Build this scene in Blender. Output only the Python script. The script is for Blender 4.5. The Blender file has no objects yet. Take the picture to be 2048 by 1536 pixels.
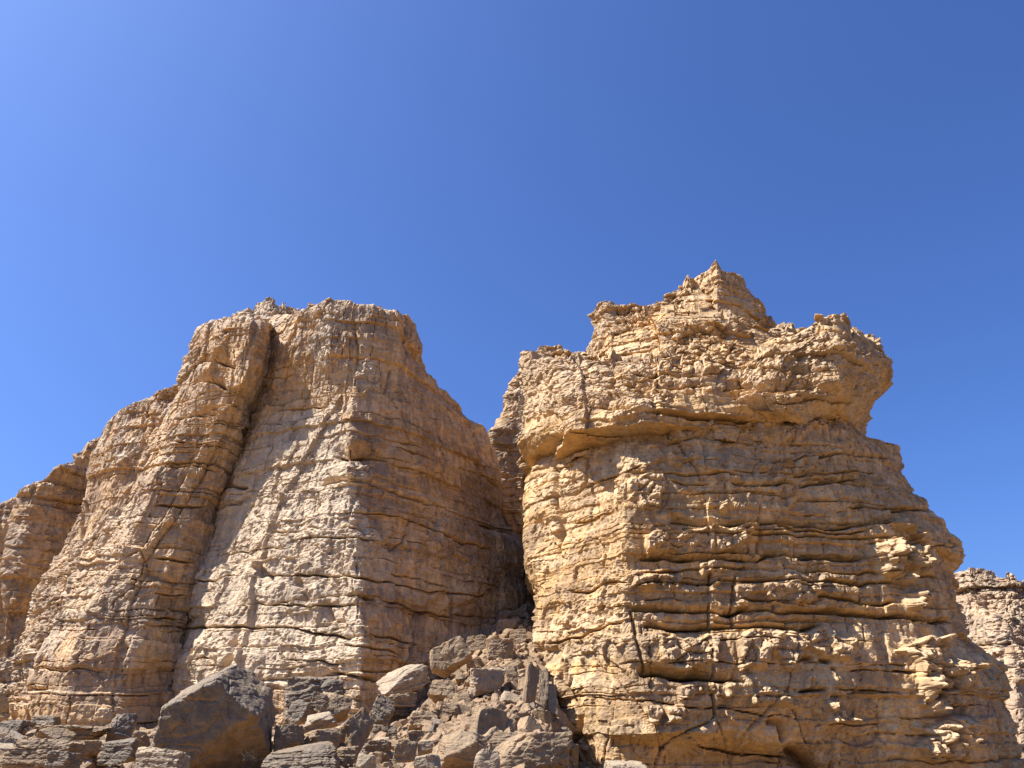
import bpy, math, random
import numpy as np
R = math.radians
sc = bpy.context.scene
C = sc.collection

# ---------------------------------------------------------------- camera, sky, sun, exposure
PITCH = R(24.0); F = 1547.0; EYE = 1.6
cam_d = bpy.data.cameras.new('camera'); cam = bpy.data.objects.new('camera', cam_d); C.objects.link(cam)
cam_d.sensor_width = 36; cam_d.lens = 36*F/2048; cam_d.clip_end = 5000; cam_d.clip_start = 0.05
cam.location = (0, 0, EYE); cam.rotation_euler = (R(90)+PITCH, 0, 0)
sc.camera = cam
SUN_AZ = -93.0      # degrees from +Y, negative = to the left
SUN_EL = 54.0
w = bpy.data.worlds.new('World'); sc.world = w; w.use_nodes = True
nt = w.node_tree; nt.nodes.clear()
sky = nt.nodes.new('ShaderNodeTexSky'); sky.sky_type = 'NISHITA'; sky.sun_disc = False
sky.sun_elevation = R(SUN_EL); sky.sun_rotation = R(SUN_AZ)
sky.altitude = 1200; sky.air_density = 1.0; sky.dust_density = 6.0; sky.ozone_density = 3.0
tint = nt.nodes.new('ShaderNodeMix'); tint.data_type = 'RGBA'; tint.blend_type = 'MULTIPLY'; tint.inputs[0].default_value = 1
tint.inputs[7].default_value = (0.725, 1.06, 1.74, 1)
bg = nt.nodes.new('ShaderNodeBackground'); bg.inputs[1].default_value = 0.05
wo = nt.nodes.new('ShaderNodeOutputWorld')
nt.links.new(sky.outputs[0], tint.inputs[6]); nt.links.new(tint.outputs[2], bg.inputs[0]); nt.links.new(bg.outputs[0], wo.inputs[0])
sl = bpy.data.lights.new('sun', 'SUN'); sl.energy = 5.0; sl.angle = R(0.5); sl.color = (1.0, 0.96, 0.90)
so = bpy.data.objects.new('sun', sl); C.objects.link(so)
so.rotation_euler = (R(90-SUN_EL), 0, R(-SUN_AZ-180))
so.location = (-40, 0, 60)
sc.view_settings.view_transform = 'Standard'; sc.view_settings.look = 'None'
sc.view_settings.exposure = 1.2; sc.view_settings.gamma = 1.0
sc.cycles.max_bounces = 6; sc.cycles.diffuse_bounces = 3; sc.cycles.use_denoising = True

# ---------------------------------------------------------------- projection helpers
cP, sP = math.cos(PITCH), math.sin(PITCH)
def ray(px, py):
    a = (np.asarray(px, float)-1024)/F; b = (768-np.asarray(py, float))/F
    dy = cP - sP*b; dz = sP + cP*b
    return a/dy, dz/dy                       # X and (Z-EYE) per metre of depth Y
def at(px, py, Y):
    a, b = ray(px, py); return np.array([a*Y, Y+0*a, EYE+b*Y])
def proj(X, Y, Z):
    z = Z-EYE; fw = Y*cP+z*sP; up = -Y*sP+z*cP
    return 1024+F*X/fw, 768-F*up/fw

# ---------------------------------------------------------------- noise
_rs = np.random.RandomState(7)
TN = 64
TAB = _rs.rand(TN, TN, TN).astype(np.float32)*2-1
JIT = _rs.rand(TN, TN, TN, 3).astype(np.float32)
def vnoise(x, y, z, seed=0):
    x = x+seed*17.31; y = y+seed*7.77; z = z+seed*3.33
    xi = np.floor(x).astype(np.int32); yi = np.floor(y).astype(np.int32); zi = np.floor(z).astype(np.int32)
    fx = (x-xi).astype(np.float32); fy = (y-yi).astype(np.float32); fz = (z-zi).astype(np.float32)
    fx = fx*fx*fx*(fx*(fx*6-15)+10); fy = fy*fy*fy*(fy*(fy*6-15)+10); fz = fz*fz*fz*(fz*(fz*6-15)+10)
    x0 = xi & 63; y0 = yi & 63; z0 = zi & 63; x1 = (x0+1) & 63; y1 = (y0+1) & 63; z1 = (z0+1) & 63
    def L(a, b, t): return a+(b-a)*t
    c00 = L(TAB[x0, y0, z0], TAB[x1, y0, z0], fx); c10 = L(TAB[x0, y1, z0], TAB[x1, y1, z0], fx)
    c01 = L(TAB[x0, y0, z1], TAB[x1, y0, z1], fx); c11 = L(TAB[x0, y1, z1], TAB[x1, y1, z1], fx)
    return L(L(c00, c10, fy), L(c01, c11, fy), fz)
def fbm(x, y, z, oct=4, seed=0, gain=0.5):
    s = 0; a = 1; t = 0
    for i in range(oct):
        s = s+a*vnoise(x*2**i, y*2**i, z*2**i, seed+i*1.7); t += a; a *= gain
    return s/t*1.6
def worley(x, y, z, seed=0):
    """F1, F2 distance and a random value per cell"""
    x = x+seed*5.31; y = y+seed*9.77; z = z+seed*2.33
    sh = x.shape; x = x.ravel().astype(np.float32); y = y.ravel().astype(np.float32); z = z.ravel().astype(np.float32)
    xi = np.floor(x).astype(np.int32); yi = np.floor(y).astype(np.int32); zi = np.floor(z).astype(np.int32)
    f1 = np.full(x.shape, 9, np.float32); f2 = f1.copy(); cid = np.zeros(x.shape, np.float32)
    for dx in (-1, 0, 1):
        for dy in (-1, 0, 1):
            for dz in (-1, 0, 1):
                cx = (xi+dx) & 63; cy = (yi+dy) & 63; cz = (zi+dz) & 63
                j = JIT[cx, cy, cz]
                d = (xi+dx+j[:, 0]-x)**2+(yi+dy+j[:, 1]-y)**2+(zi+dz+j[:, 2]-z)**2
                m = d < f1
                f2 = np.where(m, f1, np.minimum(f2, d)); cid = np.where(m, TAB[cx, cy, cz], cid); f1 = np.where(m, d, f1)
    return np.sqrt(f1).reshape(sh), np.sqrt(f2).reshape(sh), cid.reshape(sh)
def sstep(a, b, x):
    t = np.clip((x-a)/(b-a), 0, 1); return t*t*(3-2*t)
def hsh(n, seed):
    v = np.sin(n*12.9898+seed*78.233+1.3)*43758.5453
    return v-np.floor(v)

# ---------------------------------------------------------------- mesh helpers
def mesh_obj(name, V, Q, mat, parent=None, attrs=None, smooth=False, T=None):
    me = bpy.data.meshes.new(name)
    V = np.ascontiguousarray(V, np.float32)
    nq = 0 if Q is None else len(Q); ntr = 0 if T is None else len(T)
    me.vertices.add(len(V)); me.vertices.foreach_set('co', V.ravel())
    loops = np.concatenate([a.ravel() for a in (Q, T) if a is not None]).astype(np.int32)
    me.loops.add(len(loops)); me.loops.foreach_set('vertex_index', loops)
    me.polygons.add(nq+ntr)
    st = np.concatenate([np.arange(nq)*4, nq*4+np.arange(ntr)*3]).astype(np.int32)
    me.polygons.foreach_set('loop_start', st)
    me.polygons.foreach_set('use_smooth', np.full(nq+ntr, smooth))
    me.update(calc_edges=True)
    for k, a in (attrs or {}).items():
        at_ = me.attributes.new(k, 'FLOAT', 'POINT'); at_.data.foreach_set('value', np.ascontiguousarray(a, np.float32).ravel())
    me.materials.append(mat)
    o = bpy.data.objects.new(name, me); C.objects.link(o)
    if parent: o.parent = parent
    return o
def tag(o, label, cat, group=None, kind=None):
    if label: o['label'] = label
    if cat: o['category'] = cat
    if group: o['group'] = group
    if kind: o['kind'] = kind
    return o
def thing(name, label, cat, loc=(0, 0, 0), group=None):
    o = bpy.data.objects.new(name, None); C.objects.link(o); o.location = loc; o.empty_display_size = 0.3
    return tag(o, label, cat, group)

# ---------------------------------------------------------------- materials
def rock_mat(name, tan, orange, varnish, vamt=0.5, bump=0.5, scale=1.0, rough=0.8, crustc=None):
    m = bpy.data.materials.new(name); m.use_nodes = True
    n = m.node_tree.nodes; l = m.node_tree.links; n.clear()
    out = n.new('ShaderNodeOutputMaterial'); b = n.new('ShaderNodeBsdfPrincipled'); l.new(b.outputs[0], out.inputs[0])
    b.inputs['Specular IOR Level'].default_value = 0.35
    tc = n.new('ShaderNodeTexCoord'); geo = n.new('ShaderNodeNewGeometry')
    def mp(sx, sy, sz):
        k = n.new('ShaderNodeMapping'); k.inputs['Scale'].default_value = (sx*scale, sy*scale, sz*scale); l.new(tc.outputs['Object'], k.inputs[0]); return k.outputs[0]
    def noise(vec, sc_, det=5, rg=0.6):
        k = n.new('ShaderNodeTexNoise'); k.inputs['Scale'].default_value = sc_; k.inputs['Detail'].default_value = det; k.inputs['Roughness'].default_value = rg
        l.new(vec, k.inputs['Vector']); return k.outputs['Fac']
    def ramp(f, a, c, inv=False):
        k = n.new('ShaderNodeMapRange'); k.interpolation_type = 'SMOOTHSTEP'; k.inputs[1].default_value = a; k.inputs[2].default_value = c
        k.inputs[3].default_value = 1 if inv else 0; k.inputs[4].default_value = 0 if inv else 1; l.new(f, k.inputs[0]); return k.outputs[0]
    def mix(f, a, c, bt='MIX'):
        k = n.new('ShaderNodeMix'); k.data_type = 'RGBA'; k.blend_type = bt
        for s, v in ((0, f), (6, a), (7, c)):
            if isinstance(v, (tuple, float, int)): k.inputs[s].default_value = v if not isinstance(v, tuple) else (*v, 1)
            else: l.new(v, k.inputs[s])
        return k.outputs[2]
    def mth(op, a, c):
        k = n.new('ShaderNodeMath'); k.operation = op
        for i, v in enumerate((a, c)):
            if isinstance(v, (int, float)): k.inputs[i].default_value = v
            else: l.new(v, k.inputs[i])
        return k.outputs[0]
    beds = noise(mp(0.12, 0.12, 2.2), 1.0, 5, 0.6)
    big = noise(mp(1, 1, 1), 0.35, 5, 0.6)
    streak = noise(mp(2.2, 2.2, 0.18), 1.0, 5, 0.65)
    mid = noise(mp(1, 1, 1), 2.6, 8, 0.68)
    fine = noise(mp(1, 1, 1), 22, 6, 0.7)
    col = mix(mth('MULTIPLY', ramp(beds, 0.38, 0.62), 0.7 if scale <= 1 else 0.25), tan, orange)
    # orange bounce glow painted into the undersides, which also carry no desert varnish
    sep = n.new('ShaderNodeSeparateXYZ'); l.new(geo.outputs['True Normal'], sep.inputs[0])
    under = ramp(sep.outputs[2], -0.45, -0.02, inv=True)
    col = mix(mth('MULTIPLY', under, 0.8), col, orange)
    vf = mth('MULTIPLY', ramp(mth('ADD', mth('MULTIPLY', big, 0.5), mth('MULTIPLY', streak, 0.5)), 0.44, 0.55), vamt)
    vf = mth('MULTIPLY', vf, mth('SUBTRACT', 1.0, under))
    col = mix(vf, col, varnish)
    pale = ramp(noise(mp(0.9, 0.9, 1.6), 0.8, 5, 0.6), 0.58, 0.66)
    col = mix(mth('MULTIPLY', pale, 0.35), col, tuple(min(1, 1.22*a+0.02) for a in tan))
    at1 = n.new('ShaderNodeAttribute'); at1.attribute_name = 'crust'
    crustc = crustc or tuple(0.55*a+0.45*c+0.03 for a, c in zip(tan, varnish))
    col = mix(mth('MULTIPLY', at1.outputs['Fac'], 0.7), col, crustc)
    band = ramp(noise(mp(0.04, 0.04, 0.9), 1.0, 4, 0.7), 0.35, 0.65)
    run = ramp(noise(mp(3.5, 3.5, 0.12), 1.0, 4, 0.6), 0.52, 0.68)
    col = mix(mth('MULTIPLY', run, 0.5 if scale <= 1 else 0.1), col, varnish)
    val = n.new('ShaderNodeHueSaturation'); l.new(col, val.inputs['Color'])
    l.new(mth('ADD', mth('MULTIPLY', ramp(mid, 0.3, 0.7), 0.45), mth('ADD', mth('ADD', 0.46, mth('MULTIPLY', band, 0.24)), mth('MULTIPLY', fine, 0.4))), val.inputs['Value'])
    l.new(val.outputs[0], b.inputs['Base Color'])
    b.inputs['Roughness'].default_value = rough
    h = mth('ADD', mth('MULTIPLY', mid, 0.6), mth('MULTIPLY', fine, 0.28))
    h = mth('ADD', h, mth('MULTIPLY', noise(mp(0.5, 0.5, 6), 2.0, 5, 0.6), 0.35))
    bp = n.new('ShaderNodeBump'); bp.inputs['Strength'].default_value = bump; bp.inputs['Distance'].default_value = 0.12/scale
    l.new(h, bp.inputs['Height']); l.new(bp.outputs[0], b.inputs['Normal'])
    return m
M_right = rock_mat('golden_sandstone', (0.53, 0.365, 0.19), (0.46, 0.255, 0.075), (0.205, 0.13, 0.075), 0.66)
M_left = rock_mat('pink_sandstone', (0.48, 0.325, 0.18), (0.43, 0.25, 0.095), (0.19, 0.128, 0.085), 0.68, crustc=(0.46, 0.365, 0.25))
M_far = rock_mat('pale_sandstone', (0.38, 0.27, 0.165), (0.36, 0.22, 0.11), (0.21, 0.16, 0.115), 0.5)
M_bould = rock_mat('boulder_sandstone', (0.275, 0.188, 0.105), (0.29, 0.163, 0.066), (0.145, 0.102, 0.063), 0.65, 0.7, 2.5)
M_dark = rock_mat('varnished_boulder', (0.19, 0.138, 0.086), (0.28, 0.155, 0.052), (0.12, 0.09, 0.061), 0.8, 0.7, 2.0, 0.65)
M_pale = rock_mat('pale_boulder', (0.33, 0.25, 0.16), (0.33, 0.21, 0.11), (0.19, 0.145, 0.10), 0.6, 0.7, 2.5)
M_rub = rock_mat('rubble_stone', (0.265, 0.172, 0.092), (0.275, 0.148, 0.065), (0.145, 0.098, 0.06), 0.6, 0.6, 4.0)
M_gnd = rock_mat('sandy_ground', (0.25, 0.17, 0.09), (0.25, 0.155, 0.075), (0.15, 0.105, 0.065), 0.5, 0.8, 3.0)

# ---------------------------------------------------------------- ground height
def ground_h(X, Y):
    X = np.asarray(X, float); Y = np.asarray(Y, float)
    Ys = np.array([-50, 0, 8, 12, 16, 21, 27, 35, 45, 60, 90, 400])
    mid = np.interp(Y, Ys, [-1, 0, 0.35, 0.7, 0.95, 1.4, 2.3, 4.5, 7.9, 7.8, 4, 0])
    lef = np.interp(Y, Ys, [-1, 0, 0.30, 0.6, 0.85, 1.1, 1.35, 1.5, 1.6, 2.0, 2.0, 0])
    rig = np.interp(Y, Ys, [-1, 0, 0.0, -0.2, -0.4, -0.6, -0.8, -0.6, 0, 0, 0, 0])
    s = X/np.maximum(Y, 6)*1547/1.09+1024             # rough picture column
    wl = sstep(1010, 800, s)
    wr = sstep(1060, 1160, s)
    gl = mid*(1-wl)+lef*wl+sstep(95, 10, s)*sstep(-330, -60, s)*np.interp(Y, [33, 46, 80], [0, 4.0, 4.0])
    return gl*(1-wr)+rig*wr

# ---------------------------------------------------------------- cliff loft
ZS = 0
def beds(z, mean, var, seed, n=220, z0=-12.0):
    rs = np.random.RandomState(seed)
    th = mean*np.exp(rs.randn(n)*var); b = z0+np.concatenate([[0], np.cumsum(th)])
    i = np.clip(np.searchsorted(b, z)-1, 0, n-1)
    lo = b[i]; hi = b[i+1]
    return i, z-lo, hi-z, hi-lo
def feat(D, X, Y, Z, front, feats, patches, seed):
    """carve traced ledges and cracks, raise traced crust patches; returns D and the crust mask"""
    PX, PY = proj(X, Y, Z); FW = Y*cP+(Z-EYE)*sP
    PX = PX+3*vnoise(X*0.9, Y*0.9, Z*0.9, seed+101)+2*vnoise(X*3, Y*3, Z*3, seed+102)
    PY = PY+2.2*vnoise(X*0.35, Y*0.35, Z*0.5, seed+103)+1.0*vnoise(X*2.5, Y*2.5, Z*2.5, seed+104)
    fr = front[:, None]; cr = np.zeros(D.shape)
    for line, dep, wd, und in feats:
        L = np.array(line, float)
        x0, x1 = L[:, 0].min(), L[:, 0].max(); y0, y1 = L[:, 1].min(), L[:, 1].max(); pad = max(und, 14)+4
        m = fr & (PX > x0-pad) & (PX < x1+pad) & (PY > y0-pad) & (PY < y1+pad)
        if not m.any(): continue
        a, b = PX[m], PY[m]
        if und >= 0 and (x1-x0) > (y1-y0)*0.9:
            o = np.argsort(L[:, 0]); yl = np.interp(a, L[o, 0], L[o, 1]); dv = yl-b
            end = np.minimum(sstep(0, 22, a-x0), sstep(0, 22, x1-a))
            jn = hsh(np.floor(X[m]/0.9+0.4*vnoise(X[m]*0.8, Y[m]*0.8, Z[m]*0.2, seed+105)), seed+L[0, 0]); vary = 0.5+0.7*jn+0.3*vnoise(X[m]*0.4, Y[m]*0.4, Z[m]*0.3, seed+105)
            u_ = max(und*(0.8 if und > 10 else 0.5), 0.1)*(0.6+0.4*vary)
            D[m] -= dep*end*vary*(np.exp(-(dv/np.where(dv > 0, wd*0.62, 1.0))**2)*0.75+0.8*np.clip(1-dv/u_, 0, 1)**1.3*(dv > 0))
        else:
            d = np.full(a.shape, 99.)
            for (ax, ay), (bx, by) in zip(L[:-1], L[1:]):
                t = np.clip(((a-ax)*(bx-ax)+(b-ay)*(by-ay))/((bx-ax)**2+(by-ay)**2+1e-6), 0, 1)
                d = np.minimum(d, np.hypot(a-ax-t*(bx-ax), b-ay-t*(by-ay)))
            D[m] -= dep*np.exp(-(d/(wd*0.7))**2)
    for poly, amp in patches:
        L = np.array(poly, float); x0, x1 = L[:, 0].min()-12, L[:, 0].max()+12; y0, y1 = L[:, 1].min()-12, L[:, 1].max()+12
        m = fr & (PX > x0) & (PX < x1) & (PY > y0) & (PY < y1)
        if not m.any(): continue
        xm, ym, zm = X[m], Y[m], Z[m]
        a = PX[m]+7*fbm(xm*1.8, ym*1.8, zm*1.8, 3, seed+106); b = PY[m]+9*fbm(xm*1.8, ym*1.8, zm*1.2, 3, seed+107)
        ins = np.zeros(a.shape, bool); d = np.full(a.shape, 99.); n = len(L)
        for i in range(n):
            ax, ay = L[i]; bx, by = L[(i+1) % n]
            c_ = ((ay > b) != (by > b)) & (a < (bx-ax)*(b-ay)/(by-ay+1e-9)+ax); ins ^= c_
            t = np.clip(((a-ax)*(bx-ax)+(b-ay)*(by-ay))/((bx-ax)**2+(by-ay)**2+1e-6), 0, 1)
            d = np.minimum(d, np.hypot(a-ax-t*(bx-ax), b-ay-t*(by-ay)))
        sd = np.where(ins, d, -d); k = sstep(-3, 4, sd)
        f1, f2, cid = worley(xm*1.7, ym*1.7, zm*1.9, seed+108)
        rg = 0.75+0.5*fbm(xm*2.6, ym*2.6, zm*2.2, 4, seed+109, 0.62)+0.35*cid-0.3*np.exp(-((f2-f1)/0.09)**2)
        D[m] += amp*k*rg; cr[m] = np.maximum(cr[m], k)
    return D, cr
def uv(pts, ox, oy, s): return [(ox+s*a, oy+s*b) for a, b in pts]
def loft(name, ribs, zb, skyline, mat, parent, seed, back=10.0, colw=0.06, rowh=0.042, P=None, Pback=0.9, smooth_m=0.45, feats=(), patches=()):
    P = dict(dict(major=1.5, minor=0.42, moff=0.30, notch=0.38, joint=1.6, joff=0.14, flute=0.07, rough=0.10, crumb=0.25, crust=0.12, warp=0.35,
                  dip=0.0, topr=0.8, big=0.35, capn=0.6, ledge=1.0, dipy=0.0, facet=0.12, crand=1.0, chip=0.03, block=0.06, brow=0.22), **(P or {}))
    zmax = -1e9; RX = []; RY = []; tops = []
    pts3 = []
    for r in ribs:
        a = np.array(r, float); p = at(a[:, 0], a[:, 1], a[:, 2]).T
        p = p[np.argsort(p[:, 2])]; pts3.append(p); tops.append(p[-1, 2]); zmax = max(zmax, p[-1, 2])
    bl = []
    for k in (len(ribs)-1, len(ribs)//2, 0):
        p = pts3[k].copy(); cx = np.mean([q[:, 0].mean() for q in pts3])
        p[:, 1] = max(pts3[0][:, 1].max(), pts3[-1][:, 1].max())+back
        if k == 0: p[:, 0] = p[:, 0]*Pback+cx*(1-Pback)
        elif k == len(ribs)-1: p[:, 0] = p[:, 0]*Pback+cx*(1-Pback)
        else: p[:, 1] += 2
        bl.append(p)
    pts3 += bl; nf = len(ribs); NR = len(pts3)
    tops = np.array([p[-1, 2] for p in pts3])
    zg = np.linspace(zb, zmax+6, 500)
    GX = np.array([np.interp(zg, p[:, 2], p[:, 0]) for p in pts3]); GY = np.array([np.interp(zg, p[:, 2], p[:, 1]) for p in pts3])
    # columns
    S = []
    for i in range(NR):
        j = (i+1) % NR
        zm = slice(0, 500, 25)
        L = np.mean(np.hypot(GX[j, zm]-GX[i, zm], GY[j, zm]-GY[i, zm]))
        cw = colw if i < nf-1 else colw*5
        n = max(3, int(L/cw)); S.append(i+np.arange(n)/n)
    S = np.concatenate(S); N = len(S)
    i0 = np.floor(S).astype(int) % NR; i1 = (i0+1) % NR; f = (S-np.floor(S))[:, None]
    CX = GX[i0]*(1-f)+GX[i1]*f; CY = GY[i0]*(1-f)+GY[i1]*f          # N x 500
    d = np.hypot(np.diff(CX[:, 200], append=CX[0, 200]), np.diff(CY[:, 200], append=CY[0, 200]))
    arc = np.concatenate([[0], np.cumsum(d)[:-1]])
    def smooth(A, m, it=3):
        wdt = max(1, int(m/colw/2)); k = 2*wdt+1
        if k >= len(A)//2: return A
        for _ in range(it):
            B = np.concatenate([A[-wdt:], A, A[:wdt]], 0); cs = np.cumsum(np.concatenate([np.zeros_like(B[:1]), B], 0), 0)
            A = (cs[k:]-cs[:-k])/k
        return A
    front = S <= nf-1
    if smooth_m > 0:
        SX = smooth(CX, smooth_m*0.6, 2); SY = smooth(CY, smooth_m*0.6, 2)
        CX = np.where(front[:, None], SX, CX); CY = np.where(front[:, None], SY, CY)
    zt = tops[i0]*(1-f[:, 0])+tops[i1]*f[:, 0]
    if skyline is not None:
        sk = np.array(skyline, float)
        for _ in range(6):
            k = np.clip(((zt-zb)/(zg[-1]-zb)*499), 0, 499).astype(int)
            tx = CX[np.arange(N), k]; ty = CY[np.arange(N), k]
            px, py = proj(tx, ty, zt)
            want = EYE+ray(px, np.interp(px, sk[:, 0], sk[:, 1]))[1]*ty
            zt = np.where(front, zt*0.4+want*0.6, zt)
        zt = np.where(front, zt, np.minimum(zt, zt[front].max()-0.5))
    M = int((np.percentile(zt[front], 80)-zb)/rowh)
    v = np.linspace(0, 1, M)[None, :]
    Z = zb+v*(zt[:, None]-zb)
    q = (Z-zb)/(zg[-1]-zb)*499; k = np.clip(q.astype(int), 0, 498); fr = np.clip(q-k, 0, 1); ar = np.arange(N)[:, None]
    X = CX[ar, k]*(1-fr)+CX[ar, k+1]*fr; Y = CY[ar, k]*(1-fr)+CY[ar, k+1]*fr
    # horizontal outward normal (front goes left to right in view => outward = toward -Y)
    tx = smooth(np.roll(X, -2, 0)-np.roll(X, 2, 0), smooth_m, 2); ty = smooth(np.roll(Y, -2, 0)-np.roll(Y, 2, 0), smooth_m, 2)
    ln = np.hypot(tx, ty)+1e-6; nx = ty/ln; ny = -tx/ln
    # ---- displacement
    A = np.broadcast_to(arc[:, None], Z.shape)
    D = np.zeros(Z.shape); fcr = D
    if len(feats) or len(patches): D, fcr = feat(D, X, Y, Z, front, feats, patches, seed)
    wz = vnoise(X*0.10, Y*0.10, Z*0.10, seed)*P['warp']*1.2+vnoise(X*0.45, Y*0.45, Z*0.5, seed+3)*P['warp']*0.12
    Zs = Z+wz+P['dip']*X+P['dipy']*Y
    D = D+P['big']*(fbm(X*0.16, Y*0.16, Z*0.22, 3, seed+5))
    LF = P['lfun'](X, Y, Z) if 'lfun' in P else 1.0
    LF = LF*(0.35+0.9*sstep(-0.35, 0.35, vnoise(X*0.13, Y*0.13, Z*0.16, seed+17)))
    bi, dlo, dhi, th = beds(Zs, P['major'], 0.65, seed+11)
    lat = vnoise(X*0.22, Y*0.22, bi*3.7, seed+7)
    off = (hsh(bi, seed)-0.5)*2*P['moff']+lat*P['moff']*0.9
    offp = (hsh(bi-1, seed)-0.5)*2*P['moff']+vnoise(X*0.22, Y*0.22, (bi-1)*3.7, seed+7)*P['moff']*0.9
    t = sstep(0, 0.07, dlo)
    D = D+(offp*(1-t)+off*t)*(0.4+0.6*LF)
    nm = 0.5+0.5*vnoise(X*0.35, Y*0.35, bi*5.1, seed+9)
    nmask = sstep(0.35, 0.62, nm)
    wn = 0.035+0.06*hsh(bi, seed+2)
    D = D-P['notch']*nmask*np.exp(-(dlo/wn)**2)*np.sqrt(LF)
    und = np.maximum(0.12, th*(0.08+0.34*hsh(bi, seed+19)))*(0.6+0.9*hsh(np.floor(A/0.95+0.5*vnoise(X*0.7, Y*0.7, Z*0.1, seed+18)+bi*3.3), seed+24))
    D = D-P['notch']*0.85*P['ledge']*LF*sstep(0.3, 0.7, nm)*np.clip(1-dlo/und, 0, 1)**1.4
    # minor beds: thin plates of uneven hardness
    b2, l2, h2, t2 = beds(Zs+vnoise(X*0.8, Y*0.8, Z*0.8, seed+21)*0.04, P['minor'], 0.7, seed+31, 900)
    mz = sstep(-0.1, 0.5, vnoise(X*0.2, Y*0.2, Z*0.35, seed+33))
    m2 = sstep(0.50, 0.72, 0.5+0.5*vnoise(X*0.45, Y*0.45, b2*2.3, seed+13))
    D = D+(hsh(b2, seed+4)-0.5)*(0.06+0.16*mz)*sstep(0, 0.04, l2)-(0.10+0.14*mz)*m2*np.exp(-(l2/0.03)**2)
    # joints inside beds
    jw = P['joint']*(0.5+hsh(bi, seed+41)*1.1)
    u = (A+0.35*vnoise(X*0.9, Y*0.9, Z*0.9, seed+43)+0.15*vnoise(X*3, Y*3, Z*3, seed+42)+bi*7.13)/jw
    u = u+0.45*vnoise(u*0.7, bi*1.3, bi*0.0, seed+44)
    cell = np.floor(u); fu = u-cell; ed = np.minimum(fu, 1-fu)*jw
    jm = sstep(0.45, 0.8, hsh(np.floor(u+0.5)+bi*31, seed+45))
    D = D+(hsh(cell*1.7+bi*13.1, seed+46)-0.5)*2*P['joff']
    D = D-0.22*np.exp(-(ed/0.025)**2)*jm*(0.3+P['joff']*4)
    # broken long joints crossing beds
    Aw = A+0.2*vnoise(X*0.4, Y*0.4, Z*0.4, seed+54)+0.07*vnoise(X*1.5, Y*1.5, Z*1.5, seed+55)
    f1, f2, cid = worley(Aw*0.24, Z*0.09+vnoise(X*0.3, Y*0.3, Z*0.3, seed+56)*0.06, A*0+0.5, seed+51)
    D = D+cid*P['joff']*1.6-0.16*np.exp(-((f2-f1)/0.012)**2)*sstep(-0.1, 0.4, vnoise(X*0.3, Y*0.3, Z*0.3, seed+57))
    # small blocks: thin beds broken at their own joints
    w2 = 0.45+0.9*hsh(b2, seed+47)
    u2 = (A+b2*3.71+0.12*vnoise(X*1.2, Y*1.2, Z*1.2, seed+48))/w2; u2 = u2+0.4*vnoise(u2*0.6, b2*1.9, b2*0.0, seed+49); k2 = np.floor(u2); e2_ = np.minimum(u2-k2, 1-u2+k2)*w2
    bm = sstep(0.0, 0.3, vnoise(X*0.28, Y*0.28, Z*0.4, seed+50)+0.1)
    D = D+P['block']*bm*((hsh(k2*1.3+b2*7.7, seed+53)-0.5)*2+(u2-k2-0.5)*(hsh(k2+b2*5.1, seed+60)-0.5)*1.5)-0.10*bm*np.exp(-(e2_/0.022)**2)*(hsh(np.floor(u2+0.5)+b2*3.3, seed+40) > 0.45)
    # flat broken facets (conchoidal slabs) in the walls
    h1, h2_, hid = worley(A*0.75+0.2*vnoise(X, Y, Z, seed+58), Zs*1.0, A*0+0.5, seed+59)
    D = D+P['facet']*(hid*0.5+0.25*h1)
    # crumbly blocks
    ht = (zt[:, None]-Z)
    cm = sstep(0.0, 0.55, vnoise(X*0.25, Y*0.25, Z*0.3, seed+61)+0.55*np.exp(-ht/2.2)*P['topr'])
    f1, f2, cid = worley(X*1.5, Y*1.5, Z*1.9, seed+62)
    g1, g2, gid = worley(X*3.4+0.3*f1, Y*3.4, Z*3.2, seed+63)
    D = D+cm*P['crumb']*(cid*0.55+0.45*gid*0.6-0.5*np.exp(-((f2-f1)/0.08)**2)-0.15*np.exp(-((g2-g1)/0.10)**2))
    D = D+0.014*gid*(1-cm)
    c1, c2, cc = worley(A*1.7+0.3*vnoise(X*1.3, Y*1.3, Z*1.3, seed+65), Z*1.15, A*0+0.5, seed+66)
    e1, e2, ec = worley(A*4.2, Z*2.6, A*0+0.5, seed+67)
    chm = 0.35+0.65*sstep(-0.25, 0.25, vnoise(X*0.3, Y*0.3, Z*0.25, seed+68))
    D = D+P['chip']*chm*(0.45*cc+1.1*c1*cc+0.22*ec+0.4*e1*ec)
    # rough crust patches standing proud of the smoother wall
    crn = fbm(X*0.55, Y*0.55, Z*0.38, 4, seed+71, 0.55)
    cr = sstep(0.14, 0.18, crn)*sstep(-0.12, 0.08, vnoise(X*0.12, Y*0.12, Z*0.15, seed+72)+0.12)
    cr = cr*P['crand']; rg = fbm(X*3.2, Y*3.2, Z*2.6, 4, seed+73, 0.6)
    D = D+P['crust']*cr*(1+0.9*rg)
    # fluting + roughness
    D = D+P['flute']*fbm(X*1.9, Y*1.9, Z*0.28, 4, seed+81, 0.6)+P['rough']*0.5*fbm(X*1.3, Y*1.3, Z*1.5, 5, seed+82, 0.5)
    D = D+0.02*fbm(X*7, Y*7, Z*6, 2, seed+83)
    # rounded brow
    D = D-P['brow']*np.exp(-ht/0.2)
    X = X+nx*D; Y = Y+ny*D
    zj = 0.10*vnoise(X*1.4, Y*1.4, Z*1.4, seed+91)
    ragg = 0.45*cidtop(X, Y, seed)*np.exp(-ht/0.7)
    Z = Z+zj+ragg*P['topr']
    # ---- cap
    K = 46; rim = np.stack([X[:, -1], Y[:, -1], Z[:, -1]], 1)
    cen = rim[front].mean(0); cenb = rim[~front].mean(0); c0 = (cen+cenb)/2
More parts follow.
